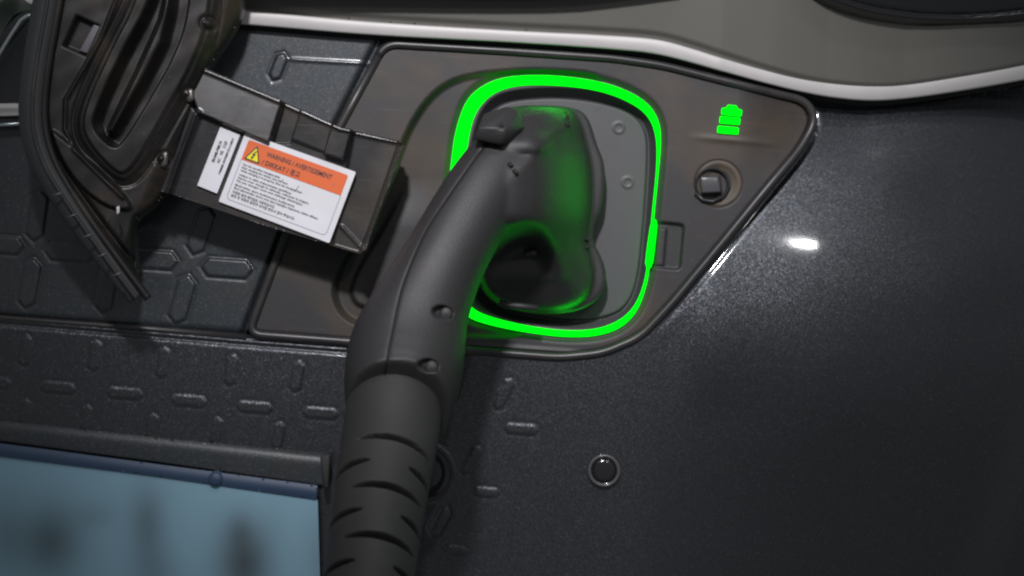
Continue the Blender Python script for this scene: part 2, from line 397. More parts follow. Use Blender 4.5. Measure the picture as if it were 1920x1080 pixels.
# ------- grille panel
def h_grille(X, Y):
    h = .003 + 0 * X
    for cx, cy, L_, w_, a in [(5, 459, 84, 30, 4), (72, 405, 92, 30, 98), (134, 473, 92, 30, 4), (58, 531, 92, 30, 100), (202, 540, 92, 30, 100), (292, 487, 86, 32, 4),
                              (378, 432, 92, 32, 108), (427, 503, 94, 32, 4), (343, 561, 92, 32, 106), (523, 126, 52, 20, 112), (-75, 545, 92, 30, 98), (-60, 440, 80, 30, 98)]:
        h = h + hexmark(X, Y, cx, cy, L_, w_, a, .0011)
    h = h + .0007 * G(Y - (112 + (X - 540) * .055), 3) * ss(X, 530, 560)
    h = h - .003 * G(dline(X, Y, [(715, 70), (632, 234), (574, 338), (526, 446), (458, 628)]) - 0, 7)
    h = h - .002 * G(Y - (593 + X * .076), 7)
    return h
patch('grille_panel', [(-260, 573), (-260, 40), (300, 40), (722, 72), (718, 84), (634, 236), (576, 340), (528, 448), (460, 628), (0, 593)], h_grille, M['panel'], CAR, step=2.0, skirt=.02)

# ------- charge port bezel with pocket
RO = [(847, 294), (854, 245), (873, 188), (904, 160), (945, 144), (1007, 140), (1070, 144), (1132, 154), (1184, 173), (1220, 198), (1237, 230), (1240, 266), (1235, 323),
      (1226, 411), (1219, 505), (1207, 556), (1189, 593), (1158, 619), (1111, 632), (1049, 632), (971, 621), (904, 606), (872, 592), (850, 560), (838, 500), (836, 400)]
RI = [(878, 261), (886, 224), (899, 199), (924, 174), (966, 160), (1023, 159), (1080, 163), (1132, 172), (1179, 190), (1212, 212), (1227, 240), (1232, 271), (1230.5, 323),
      (1221, 411), (1213.5, 505), (1202, 551), (1183, 585), (1152, 607), (1111, 619), (1049, 620), (971, 608), (904, 590), (880, 575), (864, 540), (856, 480), (862, 380)]
PK = [(1150, 132), (1000, 124), (900, 130), (842, 145), (800, 176), (762, 232), (735, 300), (700, 380), (655, 455), (625, 510), (616, 552), (632, 594), (670, 618), (780, 630), (900, 640), (1000, 640),
      (1000, 500), (1000, 300), (1100, 200)]
ROr, RIr, PKr = rnd(RO, 2), rnd(RI, 2), rnd(PK, 2)
def rec(X, Y): return .012 * ss(X, 1380, 1530) * ss(Y, 400, 220)
def h_bezel(X, Y):
    h = .004 + 0 * X
    sp = sdf(X, Y, PKr)
    lowleft = ss(X, 900, 700)
    h = h - (.0035 + .0055 * lowleft) * ss(-sp, 2, 16 + 0 * X)
    h = h + .0045 * lowleft * ss(-sp, 34, 46) * ss(Y, 330, 430)
    so = sdf(X, Y, ROr)
    h = h - .0028 * G(so - 2, 6)
    # latch pocket
    lp = rc([(1222, 414), (1284, 420), (1276, 508), (1214, 502)], 12); sl = sdf(X, Y, lp)
    h = h - .0030 * ss(-sl, -1, 5) + .0018 * ss(-sdf(X, Y, [(1234, 426), (1250, 428), (1244, 500), (1226, 498)]), -2, 3)
    # knob seat
    r = np.hypot(X - 1346, Y - 345); h = h - .0022 * ss(-r, -46, -40)
    h = h - .0035 * ss(sdf(X, Y, BZr), -10, 0)
    h = h + .0006 * G(Y - (262 + .08 * (X - 1350)), 6) * ss(X, 1280, 1350) * ss(X, 1480, 1420)
    # moulding wrinkles on the lower lip
    h = h + .0008 * G(Y - (646 + (X - 880) * .07), 4) * ss(X, 860, 900) * ss(X, 1120, 1050)
    return h - rec(X, Y)
bez = patch('charge_port_bezel', BZr, h_bezel, M['bezel'], CAR, step=2.0, skirt=.02, hole=ROr)
# floor below the port pocket, so nothing is open
# ------- port plate
IL = [(956, 184), (1023, 178), (1090, 181), (1153, 194), (1194, 212), (1215, 242), (1219, 281), (1215, 359), (1209, 437), (1201, 515), (1187, 562), (1161, 590), (1111, 603), (1049, 602), (971, 590), (925, 574), (895, 545),
      (882, 480), (886, 350), (897, 270), (908, 225), (926, 198)]
ILr = rnd(IL, 2)
def h_plate(X, Y):
    s = sdf(X, Y, ILr)
    h = .002 - .010 * ss(-s, -16, -2) + .0012 * ss(-s, 2, 5) - .0022 * G(s, 2.6)
    for cx, cy in ((1161, 238), (1178, 341)):
        r = np.hypot(X - cx, Y - cy); h = h + .0006 * G(r - 9, 2.2)
    return h
patch('port_plate', RIr, h_plate, M['plate'], CAR, step=2.0, skirt=.004)
RO_n = resample(ROr, 720, False); cl = RO_n[:, None] - resample(RIr, 1500, True)[None]; RI_n = resample(RIr, 1500, True)[np.argmin((cl ** 2).sum(-1), 1)]
RI_n = np.stack([np.convolve(np.concatenate([RI_n[-9:, k_], RI_n[:, k_], RI_n[:9, k_]]), np.ones(19) / 19, 'valid') for k_ in (0, 1)], -1)
ribbon('light_ring', RO_n, RI_n, [(-.02, -.006), (0, .0018), (.08, .0034), (.3, .0046), (.6, .0048), (.9, .0040), (1, .0026), (1.02, -.006)], lambda X, Y: 0 * X, M['green'], CAR, True)
patch('light_tab', rnd([(1221, 410), (1232, 414), (1228, 455), (1222, 503), (1209, 501), (1212, 470)], 1), lambda X, Y: .0062 + 0 * X, M['green'], CAR, step=1.5, skirt=.006)
def ring_lamp(p0, p1, target, power, w=.006):
    a, b = Vector(P(*p0)), Vector(P(*p1)); l = bpy.data.lights.new('ring_lamp', 'AREA'); l.shape = 'RECTANGLE'; l.size = (b - a).length; l.size_y = w
    l.energy = power; l.color = (0, 1, .02); l.spread = math.radians(100)
    o = bpy.data.objects.new('ring_lamp', l); SC.collection.objects.link(o)
    z = ((a + b) / 2 - Vector(P(*target))).normalized(); x = (b - a).normalized(); y = z.cross(x).normalized(); x = y.cross(z)
    o.matrix_world = Matrix(((x.x, y.x, z.x, (a.x + b.x) / 2), (x.y, y.y, z.y, (a.y + b.y) / 2), (x.z, y.z, z.z, (a.z + b.z) / 2), (0, 0, 0, 1)))
ring_lamp((1234, 250, .006), (1216, 540, .006), (1010, 400, .10), .007)
ring_lamp((1190, 585, .006), (1030, 622, .006), (1040, 440, .09), .0045)
ring_lamp((1000, 148, .006), (1130, 158, .006), (1040, 300, .10), .003)
# ------- gasket bead round the bezel
gp = rc(BZ, 26, 7); gp = np.column_stack([gp, .0045 - rec(gp[:, 0], gp[:, 1])])
tube('gasket', gp, .0028, M['gasket'], CAR, closed=True, k=16)
tube('panel_bead', [(-300, 572, .002), (0, 596, .002), (230, 613, .002), (462, 632, .002)], .0022, M['gasket'], CAR)
# ------- battery charge indicator
ind = bpy.data.objects.new('charge_indicator', None); SC.collection.objects.link(ind); ind.parent = CAR; ind.location = Vector((0, 0, 0))
def bar(poly):
    p = rc(poly, 3.0, 4); n = len(p); V = np.vstack([P(p[:, 0], p[:, 1], np.full(n, .0056)), P(p[:, 0], p[:, 1], np.full(n, .0035))])
    me = bpy.data.meshes.new('b'); me.from_pydata([tuple(v) for v in V], [], [tuple(range(n))[::-1]] + [(i, (i + 1) % n, n + (i + 1) % n, n + i) for i in range(n)])
    return link('indicator_bar', me, M['green'], ind, smooth=False)
bar([(1353, 202), (1362, 202), (1364, 196), (1382, 198), (1383, 204), (1392, 206), (1390, 219), (1352, 215)])
bar(rotrect(1368.5, 226, 39, 14, 5)); bar(rotrect(1365, 244, 40, 14, 5))
# ------- latch knob
k0 = lathe('latch_socket', 1346, 345, [(46, .0020), (43, .0042), (36, .0040), (33, .0030), (26, .0025)], M['dirtring'], CAR)
lathe('socket_hole', 1334, 347, [(33, .0046), (31, .0056), (28, .0050), (27, -.004), (1, -.004)], M['gap'], k0)
hull('latch_peg', [(1313, 332, .011), (1347, 331, .011), (1351, 360, .011), (1316, 362, .011), (1311, 329, .000), (1352, 328, .000), (1356, 364, .000), (1312, 366, .000)], M['peg'], k0, bev=.0012)
tube('peg_guard', [(1304, 362, .006), (1318, 375, .006), (1336, 378, .006), (1352, 370, .006)], .0012, M['gasket'], k0)
# ------- parking sensor and round cap
sen = lathe('parking_sensor', 1132, 881, [(30, .0015), (28.5, .0055), (25, .0055), (24, .003), (22, .0045), (14, .0047), (.5, .0048)], M['gloss'], CAR)
lathe('sensor_ring', 1132, 881, [(30.5, .000), (30.5, .0058), (27, .0066), (24.5, .0052)], M['peg'], sen)
cap = lathe('tow_eye_cover', 796, 885, [(52, .000), (50, .0022), (47, .0015), (30, .002), (.5, .002)], M['gloss'], CAR)
lathe('cover_rim', 796, 885, [(54, .000), (53, .0035), (50.5, .0035), (49, .001)], M['gasket'], cap)

# ------- silver trim and the grey panel above
TT = [(-60, -12), (200, 2), (440, 18), (700, 41), (960, 57), (1120, 65), (1230, 74), (1300, 92), (1350, 108), (1430, 131), (1500, 148), (1570, 158), (1640, 162), (1700, 159), (1800, 144), (1920, 122), (2150, 72)]
TB = [(2150, 105), (1920, 150), (1800, 171), (1700, 185), (1630, 189), (1560, 183), (1500, 172), (1430, 155), (1350, 133), (1240, 104), (1150, 93), (960, 80), (700, 66), (440, 45), (200, 30), (-60, 16)]
TTs, TBs = cr(TT, 8), cr(TB, 8)
TR = np.vstack([TTs, TBs])
def td(X): return np.interp(X, [1250, 1350, 1450, 1550, 1700, 1900, 2150], [.013, .011, .003, -.008, -.019, -.026, -.034])
def h_trim(X, Y):
    s = sdf(X, Y, TR); yt = np.interp(X, TTs[:, 0], TTs[:, 1]); yb = np.interp(X, TBs[::-1, 0], TBs[::-1, 1]); t = (Y - yt) / (yb - yt)
    return .013 - .002 * t - .002 * ss(t, .75, 1.1) - .002 * (1 - np.clip(-s / 7, 0, 1)) ** 2 - .012 * ss(X, 1500, 2050) * 1.0 + .0 * X
A_, B_2 = cr(TT, 14), cr(TB[::-1], 14)
B_2 = np.stack([np.interp(A_[:, 0], B_2[:, 0], B_2[:, 0]), np.interp(A_[:, 0], B_2[:, 0], B_2[:, 1])], -1)
ribbon('trim_strip', A_, B_2, [(-.0, -.02), (0, .0002), (.05, .0010), (.15, .0014), (.5, .0010), (.85, .0004), (.95, -.0002), (1, -.0014), (1.0, -.02)], lambda X, Y: td(X), M['trim'], CAR, False)
UP = np.vstack([TTs + [0, 4], [(2150, -200), (-60, -200)]])
def h_up(X, Y):
    yt = np.interp(X, TTs[:, 0], TTs[:, 1]); return td(X) - .0012 + (yt - Y) * .00008 + .003 * ss(yt - Y, 0, 10)
patch('upper_panel', UP, h_up, M['olive'], CAR, step=3.0, skirt=.018)
HT = rnd([(1430, -210), (1470, -30), (1520, 5), (1600, 32), (1700, 45), (1800, 46), (1900, 38), (2000, 24), (2150, -5), (2150, -210)], 2)
def h_ht(X, Y):
    s = sdf(X, Y, HT); return .030 - .035 * ss(X, 1350, 1900) - .012 * (1 - ss(-s, 0, 12)) - .003 * G(s + 18, 5) + .004 * ss(-s, 20, 60)
patch('hood_moulding', HT, h_ht, M['gloss'], CAR, step=3.0, skirt=.03)
patch('hood_seal', rnd([(420, -210), (420, 2), (640, 4), (900, 9), (1060, 9), (1150, 1), (1300, -14), (1300, -210)], 1), lambda X, Y: .034 + 0 * X, M['gloss'], CAR, step=3.0, skirt=.02)
# dark backing just behind the joints (a real inner carrier)
patch('inner_carrier', [(-260, -200), (2150, -200), (2150, 1250), (-260, 1250)], lambda X, Y: -.110 + 0 * X, M['gap'], CAR, step=40, skirt=0)
tube('trim_joint', np.column_stack([TBs[::-1][8:] + [0, 3], td(TBs[::-1][8:, 0]) - .010]), .0022, M['gap'], CAR)

# ------- lamp cluster in the upper left corner
HL = patch('headlight', rnd([(-200, -100), (130, -100), (130, 236), (-200, 250)], 1), lambda X, Y: .008 + .006 * G(Y - (90 - .9 * X), 60), M['gloss'], CAR, step=4, skirt=.01)
patch('lamp_housing', rnd([(-150, -80), (90, -80), (90, 22), (50, 26), (30, 40), (0, 92), (-150, 200)], 1), lambda X, Y: .014 + .008 * G(np.hypot(X - 10, Y - 10), 26), M['lens'], HL, step=3, skirt=.006)
tube('chrome_strip', [(-120, 240, .024), (-40, 160, .024), (0, 101, .024), (22, 65, .024), (40, 38, .024), (52, 30, .024), (72, 26, .024)], .0016, M['chrome'], HL)
patch('lower_strip', [(-200, 206), (80, 198), (80, 220), (-200, 228)], lambda X, Y: .020 + .002 * G(Y - 207, 7), M['trim'], HL, step=2, skirt=.008)
tube('lamp_edge', [(-200, 236, .014), (0, 234, .014), (90, 229, .014)], .0014, M['chrome'], HL)

# ------- licence plate
LPp = [(-260, 812), (0, 846), (300, 884), (600, 929), (609, 1250), (-260, 1250)]
def blot(X, Y):
    v = 0 * X
    for cx, cy, a, b_, k in ((105, 1010, 58, 70, .75), (20, 1000, 40, 80, .35), (285, 975, 34, 70, .55), (463, 1050, 52, 80, .9), (300, 1070, 45, 50, .35), (190, 960, 40, 26, .2), (610, 1040, 34, 90, .35), (-80, 1000, 50, 90, .8), (455, 985, 26, 30, .25)):
        v = v + k * np.exp(-((X - cx) / a) ** 2 - ((Y - cy) / b_) ** 2)
    return np.clip(v, 0, 1)
lic = patch('licence_plate', rc(LPp, 8), lambda X, Y: .016 + 0 * X, M['plate_enamel'], CAR, step=4, skirt=.003, attr=blot)
patch('plate_border', [(-260, 792), (0, 826), (300, 866), (600, 906), (598, 932), (300, 888), (0, 850), (-260, 816)], lambda X, Y: .017 + .001 * np.sin(np.clip((Y - (826 + X * .133)) / 26, 0, 1) * 3.14), M['plate_blue'], lic, step=3, skirt=.003)
patch('plate_holder', [(-260, 752), (0, 786), (300, 820), (618, 852), (620, 905), (600, 907), (300, 864), (0, 824), (-260, 790)],
      lambda X, Y: .0065 - .0012 * G(Y - (786 + X * .11), 10), M['panel'], lic, step=3, skirt=.012)
hull('plate_clip', [(600, 856, .02), (619, 852, .02), (616, 915, .02), (607, 915, .02), (600, 856, .01), (619, 852, .01), (614, 915, .01), (607, 915, .01)], M['plate_frame'], lic, bev=.001)
for bx_, by_ in ((412, 893),): lathe('plate_bolt', bx_, by_, [(15, .015), (13, .019), (8, .020), (.5, .0202)], M['plate_blue'], lic)

# ================================================================== open flap (hinged to the left)
DRF = .055
DO = [(95, -120), (70, 20), (48, 140), (42, 230), (60, 300), (98, 365), (150, 440), (200, 508), (234, 546), (246, 530), (248, 470), (250, 408), (268, 402), (306, 360), (330, 296),
      (352, 215), (382, 130), (428, 62), (452, 10), (470, -120)]
DOr = rnd(DO, 2)
PO = rnd([(300, -120), (262, 10), (215, 100), (168, 205), (163, 250), (188, 290), (226, 328), (244, 326), (272, 288), (318, 205), (360, 128), (392, 48), (410, -120)], 2)
PI2 = rnd([(318, -120), (290, 5), (232, 110), (186, 215), (182, 244), (216, 282), (236, 270), (290, 180), (330, 108), (356, 36), (372, -120)], 2)
PB = rnd([(312, -100), (306, 8), (262, 110), (203, 232), (196, 250), (212, 262), (226, 250), (282, 150), (326, 60), (340, -100)], 1)
SEALL = [(95, -120), (70, 20), (48, 140), (42, 230), (60, 300), (98, 365), (150, 440), (200, 508), (240, 560)]
SEALr = rnd(SEALL, 2, False)
def base_door(X, Y): return DRF + (300 - X) * .00006 + (300 - Y) * .00002
def h_door(X, Y):
    h = base_door(X, Y)
    so, si, sb = sdf(X, Y, PO), sdf(X, Y, PI2), sdf(X, Y, PB)
    h = h + .0035 * ss(-so, -16, -4) + .003 * ss(-so, -2, 4) - .016 * ss(-si, -3, 9) + .011 * ss(-sb, -2, 15)
    h = h - .0015 * G(so - 22, 3)
    dl = dline(X, Y, SEALr)
    h = h - .004 * G(dl - 46, 6)
    # contour rib left of the pocket and cross ribs
    rib = dline(X, Y, [(250, -60), (195, 80), (132, 190), (130, 245), (150, 285), (235, 372)])
    h = h + .0025 * G(rib, 3.0) + .004 * ss(-sdf(X, Y, rnd([(95, 235), (135, 262), (225, 345), (262, 400), (200, 395), (130, 330)], 2)), 0, 8)
    # slot for the catch
    cs = sdf(X, Y, rotrect(160, 72, 46, 64, 24)); h = h - .006 * ss(-cs, -1, 6)
    # right shoulder falls away to the hinge
    h = h - .010 * ss(X - (420 - (Y) * .42), 0, 50)
    for cx, cy in ((355, 177), (305, 298), (392, 46)):
        r = np.hypot(X - cx, (Y - cy)); h = h + .003 * G(r, 7) - .0015 * G(r - 12, 4)
    h = h - .004 * (1 - np.clip(-sdf(X, Y, DOr) / 8, 0, 1)) ** 2
    h = h + .00015 * np.sin(X * .11 + Y * .05) * np.sin(Y * .07 - X * .03)
    return h
door = patch('charge_flap', DOr, h_door, M['door'], CAR, step=2.0, ref=DRF, skirt=.012)
dA = SEALr + [14, 0]
sl = np.column_stack([dA, base_door(dA[:, 0], dA[:, 1]) + .002])
tube('rubber_seal', sl, np.interp(np.arange(len(sl)), [0, len(sl) * .6, len(sl) - 1], [.0085, .0072, .0045]), M['seal'], door, k=20, flat=.7)
sl2 = sl.copy(); sl2[:, 0] += 2; sl2[:, 2] += .0052
tube('seal_lip', sl2, .0014, M['gasket'], door)
sl3 = sl.copy(); sl3[:, 0] += 24; sl3[:, 2] -= .000
tube('seal_foot', sl3, .0026, M['door'], door)
hull('catch_plate', [(176, 46, .066), (193, 52, .066), (166, 101, .064), (149, 95, .064), (176, 46, .06), (193, 52, .06), (166, 101, .058), (149, 95, .058)], mat('catch_grey', (.15, .145, .165), rough=.5, dirt=(.1, .09, .1), dirt_amt=.5, dscale=60), door, bev=.0005)
hull('paint_chip', [(218, 388, .0800), (224, 386, .0800), (224, 399, .0800), (219, 402, .0800), (219, 390, .07), (224, 399, .07)], M['trim'], door, bev=.0002)
for a_, b__ in ((100, 362), (128, 402), (156, 440), (184, 476), (212, 512)):
    tube('seal_notch', [(a_ + 0, b__ + 5, .0795), (a_ + 18, b__ - 1, .0785)], .0007, M['peg'], door)
# ---- shell behind the flap, painted like the car
patch('outer_skin', rnd([(x * .99 + 2, y) for x, y in DO], 2), lambda X, Y: base_door(X, Y) - .013, M['paint'], door, step=8, ref=DRF, skirt=.003)

# ================================================================== hinge arm with labels
ARF = .044
AR = [(300, 358), (310, 330), (372, 150), (388, 130), (460, 160), (535, 192), (640, 240), (750, 264), (757, 272), (746, 310), (716, 385), (686, 470), (676, 476), (640, 466), (500, 424), (340, 370)]
U1 = [(360, 180), (380, 120), (532, 180), (527, 205), (507, 272), (374, 214)]
U2 = [(566, 196), (628, 220), (612, 288), (546, 262)]
U3 = [(628, 222), (664, 236), (646, 302), (610, 290)]
def tri_(X, Y, poly, h, w=4): return h * ss(-sdf(X, Y, poly), -w / 2, w / 2)
def h_arm(X, Y):
    h = ARF + 0 * X
    h = h + tri_(X, Y, U1, 1.0, 7) * (.004 + .00003 * np.clip(Y - (130 + (X - 385) * .38), 0, 90)) + tri_(X, Y, U2, .003, 6) + tri_(X, Y, U3, .007, 5)
    h = h - tri_(X, Y, [(532, 188), (566, 202), (545, 268), (507, 270)], .008)
    h = h - tri_(X, Y, [(664, 240), (750, 262), (676, 476), (622, 460)], .004, 8)
    h = h + .003 * G(dline(X, Y, [(374, 214), (340, 300), (318, 366)]), 5) + .004 * ss(-sdf(X, Y, [(300, 380), (318, 366), (372, 214), (350, 180), (280, 330)]), -2, 3)
    h = h + .005 * G(dline(X, Y, [(754, 268), (714, 385), (680, 474)]) - 3, 3)
    h = h + .002 * G(dline(X, Y, [(388, 133), (535, 194), (640, 242), (752, 266)]) - 2, 3)
    h = h + .0012 * G(dline(X, Y, [(640, 425), (682, 470)]), 3)
    return h
arm = patch('hinge_arm', AR, h_arm, M['arm'], CAR, step=1.5, ref=ARF, skirt=.022)
hull('hinge_bolt', [(346, 168, .055), (362, 164, .055), (366, 188, .055), (350, 194, .055), (346, 168, .04), (362, 164, .04), (366, 188, .04), (350, 194, .04)], M['metal'], arm, bev=.002)
hull('hinge_bolt', [(302, 285, .055), (316, 282, .055), (314, 312, .055), (300, 316, .055), (302, 285, .04), (316, 282, .04), (314, 312, .04), (300, 316, .04)], M['metal'], arm, bev=.002)

def text_uv(s, u, v, h, width=None, rot=False):
    """text as flat triangles in label space; u,v of the baseline start, h cap height, width forces the length"""
    c = bpy.data.curves.new('t', 'FONT'); c.body = s; c.size = 1; c.resolution_u = 2; c.offset = .018 if h > 5 else .012
    o = bpy.data.objects.new('t', c); SC.collection.objects.link(o); bpy.context.view_layer.update()
    dg = bpy.context.evaluated_depsgraph_get(); me = bpy.data.meshes.new_from_object(o.evaluated_get(dg))
    co = np.zeros(len(me.vertices) * 3); me.vertices.foreach_get('co', co); co = co.reshape(-1, 3)
    f = [tuple(p.vertices) for p in me.polygons]; bpy.data.objects.remove(o); bpy.data.meshes.remove(me)
    if not len(co): return np.zeros((0, 2)), []
    k = h / .70; x = co[:, 0] * k; y = co[:, 1] * k
    if width: x = x * (width / max(x.max(), 1e-6))
    return np.stack([x, y], -1), f
def label(name, quad, size, items, parent, lbl=None, corner=.03, d0=.0465):
    """size = label size in its own units (W,H); items: (kind, data, material index, level)"""
    Wl, Hl = size; q = np.asarray(quad, float)
    def mp2(x, y):
        u = np.asarray(x) / Wl; v = np.asarray(y) / Hl
        return (q[0] * ((1 - u) * (1 - v))[:, None] + q[1] * (u * (1 - v))[:, None] + q[2] * (u * v)[:, None] + q[3] * ((1 - u) * v)[:, None])
    V = []; F = []; MI = []
    def add(xy, faces, mi, d):
        n = len(V); pp = mp2(xy[:, 0], xy[:, 1]); V.extend(P(pp[:, 0], pp[:, 1], d, ARF)); F.extend([tuple(n + i for i in f) for f in faces]); MI.extend([mi] * len(faces))
    rr = rnd([(0, 0), (corner, 0), (Wl - corner, 0), (Wl, 0), (Wl, corner), (Wl, Hl - corner), (Wl, Hl), (Wl - corner, Hl), (corner, Hl), (0, Hl), (0, Hl - corner), (0, corner)], 2)
    add(rr, [tuple(range(len(rr)))[::-1]], 0, d0)
    n = len(rr); base = len(V); add(rr, [], 0, d0 - .0035); F.extend([(i, (i + 1) % n, base + (i + 1) % n, base + i) for i in range(n)]); MI.extend([0] * n)
    for kind, data, mi, lev in items:
        d = d0 + .00025 * lev
        if kind == 'poly': add(np.asarray(data, float), [tuple(range(len(data)))[::-1]], mi, d)
        elif kind == 'text':
            s, u, v, h, wd, rot = data; xy, f = text_uv(s, u, v, h, wd)
            if rot: xy = np.stack([u - xy[:, 1], v - xy[:, 0]], -1)
            else: xy = np.stack([u + xy[:, 0], v - xy[:, 1]], -1)
            add(xy, f, mi, d)
    me = bpy.data.meshes.new(name); me.from_pydata([tuple(v) for v in V], [], F)
    o = link(name, me, [M['white'], M['orange'], M['yellow'], M['ink'], M['inkgrey']], parent, smooth=False, label=lbl)
    me.polygons.foreach_set('material_index', MI); me.update(); return o
def strip(p, w):
    """closed outline of an open path"""
    p = np.asarray(p, float); T = np.gradient(p, axis=0); T /= np.linalg.norm(T, axis=1, keepdims=True); n = np.stack([-T[:, 1], T[:, 0]], -1) * w / 2
    return np.vstack([p + n, (p - n)[::-1]])
LW, LH = 218, 136
L, R_, T_, HB, B_ = 11, 207, 10, 49, 126
it = [('poly', rnd([(L, T_ + 9), (L, T_), (L + 9, T_), (R_ - 9, T_), (R_, T_), (R_, T_ + 9), (R_, HB), (R_, HB), (L, HB), (L, HB)], 2), 1, 1)]
for a_, b_ in (((L, HB), (L, B_ - 6)), ((L + 6, B_), (R_ - 6, B_)), ((R_, HB), (R_, B_ - 6))): it.append(('poly', strip([a_, b_], .8), 4, 1))
it.append(('poly', strip([(L, B_ - 6), (L + 2, B_ - 2), (L + 6, B_)], .8), 4, 1)); it.append(('poly', strip([(R_, B_ - 6), (R_ - 2, B_ - 2), (R_ - 6, B_)], .8), 4, 1))
it.append(('poly', rc([(15, 46), (30.5, 15), (46, 46)], 3), 3, 2))
it.append(('poly', rc([(18.8, 43.6), (30.5, 20), (42.2, 43.6)], 2), 2, 3))
it.append(('poly', [(31.5, 25), (26.5, 34.5), (30, 34), (27.5, 38), (26, 37.5), (28, 42.5), (32, 38.6), (30.3, 38.4), (34, 31.5), (30.5, 32), (33.4, 25.6)][::-1], 3, 4))
def tx(s, u, v, h, wd, rot=False, mi=3): it.append(('text', (s, u, v, h, wd, rot), mi, 2))
tx('WARNING / AVERTISSEMENT', 52, 28, 8.6, 128); tx('/ DIKKAT / 경고', 49, 44, 8.6, 74)
lines = [('Use the specified charging cable.', 57.5, 74), ('After charging the vehicle, shut the door.', 63.5, 92), ('While charging is in progress, Shut the charging door.', 69.5, 122),
         ('Utiliser le câble d\'alimentation spécifique.', 77.5, 104), ('Après avoir chargé le véhicule, refermer la trappe.', 83.5, 140), ('Ne pas charger avec une rallonge électrique.', 89.5, 130),
         ('Belirtilen şarj kablosunu kullanınız.', 97.5, 118), ('Şarj işleminden sonra araç şarj kapağını kapatınız, lütfen dikkat.', 103.5, 166),
         ('지정된 충전 케이블을 사용하십시오.', 112, 84), ('충전 후 차량의 충전구 도어를 반드시 닫아 주십시오.', 119, 126)]
for s_, y_, w_ in lines: tx(s_, 17, y_, 3.6 if y_ < 110 else 4.2, w_)
it.append(('poly', strip([(128, 58), (125, 70)], .8), 4, 2)); it.append(('poly', strip([(94, 62), (97, 57)], .9), 4, 2)); it.append(('poly', strip([(187, 33), (188, 38)], 1.6), 4, 2))
label('warning_label', [(461, 249), (668, 323), (618, 456), (411, 378)], (LW, LH), it, arm, corner=6, lbl='white warning sticker with orange header')
it = []
tx('BRAMB-PMK18', 13, 66, 5.0, 42, True); tx('AC   YR   CGF', 22, 64, 5.0, 44, True); tx('19MMR-0WM8VZUCMKF', 31, 84, 4.0, 74, True)
label('part_label', [(414, 239), (451, 254), (408, 363), (371, 348)], (38, 118), it, arm, corner=1.5, lbl='narrow white part sticker')

# ================================================================== charging connector
def join_meshes(ms):
    bm = bmesh.new()
    for m_ in ms: bm.from_mesh(m_)
    me = bpy.data.meshes.new('j'); bm.to_mesh(me); bm.free(); return me
FL = [(930, 203), (985, 193), (1085, 197), (1108, 222), (1120, 268), (1138, 308), (1134, 388), (1116, 420), (1112, 452), (1130, 480), (1141, 520), (1130, 558), (1094, 582), (1040, 591), (980, 586), (930, 572),
      (898, 540), (890, 480), (888, 400), (892, 300), (905, 235)]
BB = [(930, 206), (985, 199), (1062, 200), (1084, 224), (1096, 268), (1106, 308), (1108, 388), (1102, 420), (1098, 452), (1106, 482), (1112, 518), (1104, 552), (1076, 572), (1040, 580), (980, 577), (930, 565),
      (902, 536), (893, 480), (890, 400), (894, 300), (908, 236)]
def loft(rings, ref):
    R = []
    for poly, d in rings: pr_ = rnd(poly, 2); R.append(P(pr_[:, 0], pr_[:, 1], np.full(len(pr_), d), ref))
    return grid_mesh(np.stack(R))
def toward(poly, t, cx=975, y0=290, y1=480):
    p = np.asarray(poly, float); c = np.stack([np.full(len(p), cx), np.clip(p[:, 1], y0, y1)], -1); return p * (1 - t) + c * t
plug = loft([(toward(FL, .05), -.012), (toward(FL, .02), -.010), (FL, -.006), (FL, .012), (toward(FL, .03), .0145), (BB, .0155), (BB, .020), (toward(BB, .05), .027), (toward(BB, .12), .0325), (toward(BB, .24), .0355), (toward(BB, .38), .036), (toward(BB, .6), .0355), (toward(BB, .85), .035)], .02)
neck = grid_mesh(sweep([(1010, 262, .030, 52, .026), (985, 275, .052, 62, .026), (950, 300, .070, 68, .028), (912, 350, .082, 72, .030), (876, 410, .092, 75, .031), (832, 490, .102, 79, .033),
                        (793, 570, .110, 91, .036), (768, 640, .118, 107, .039), (756, 700, .128, 110, .041), (750, 745, .140, 104, .040), (748, 768, .148, 97, .0385)], nseg=8, k=48, power=2.25))
BOWL = rnd([(860, 585), (890, 515), (925, 462), (965, 434), (1003, 432), (1030, 458), (1046, 500), (1050, 535), (1036, 560), (985, 566), (925, 566)], 2)
BBr = rnd(BB, 2); BBw = rnd([((x - 260) if x < 975 else x, y) for x, y in BB], 2)
def h_plug(X, Y):
    sb = -sdf(X, Y, BBr)
    amp = .090 - .063 * ss(Y, 405, 540)
    t = np.clip(-sdf(X, Y, BBw) / 165, 0, 1); wedge = .019 + .00003 * np.clip(985 - X, 0, 60) + amp * (1 - (1 - t) ** 2.1) * ss(sb, -2, 8)
    # the rise is steep towards the top rim and gentle to the right
    t2 = np.clip((Y - 196) / 105, 0, 1); wedge = wedge + (.019 + .084 * (1 - (1 - t2) ** 2) - wedge) * ss(X, 1040, 985) * ss(Y, 340, 280) * (t2 < 1)
    bowl = .037 - .010 * (1 - ss(sb, 0, 16))
    m = ss(-sdf(X, Y, BOWL), -12, 34)
    h = wedge * (1 - m) + np.minimum(bowl, wedge) * m
    return np.where(sb > 0, h, .012 + .006 * ss(sb, -3, 0))
plug = patch('plug', rnd(FL, 2), h_plug, None, None, step=2.0, ref=.02, raw_back=-.012)
raw = join_meshes([plug, neck])
tmp = bpy.data.objects.new('tmp', raw); SC.collection.objects.link(tmp)
rm = tmp.modifiers.new('r', 'REMESH'); rm.mode = 'VOXEL'; rm.voxel_size = .0011; rm.adaptivity = 0
sm = tmp.modifiers.new('s', 'SMOOTH'); sm.iterations = 32; sm.factor = .5
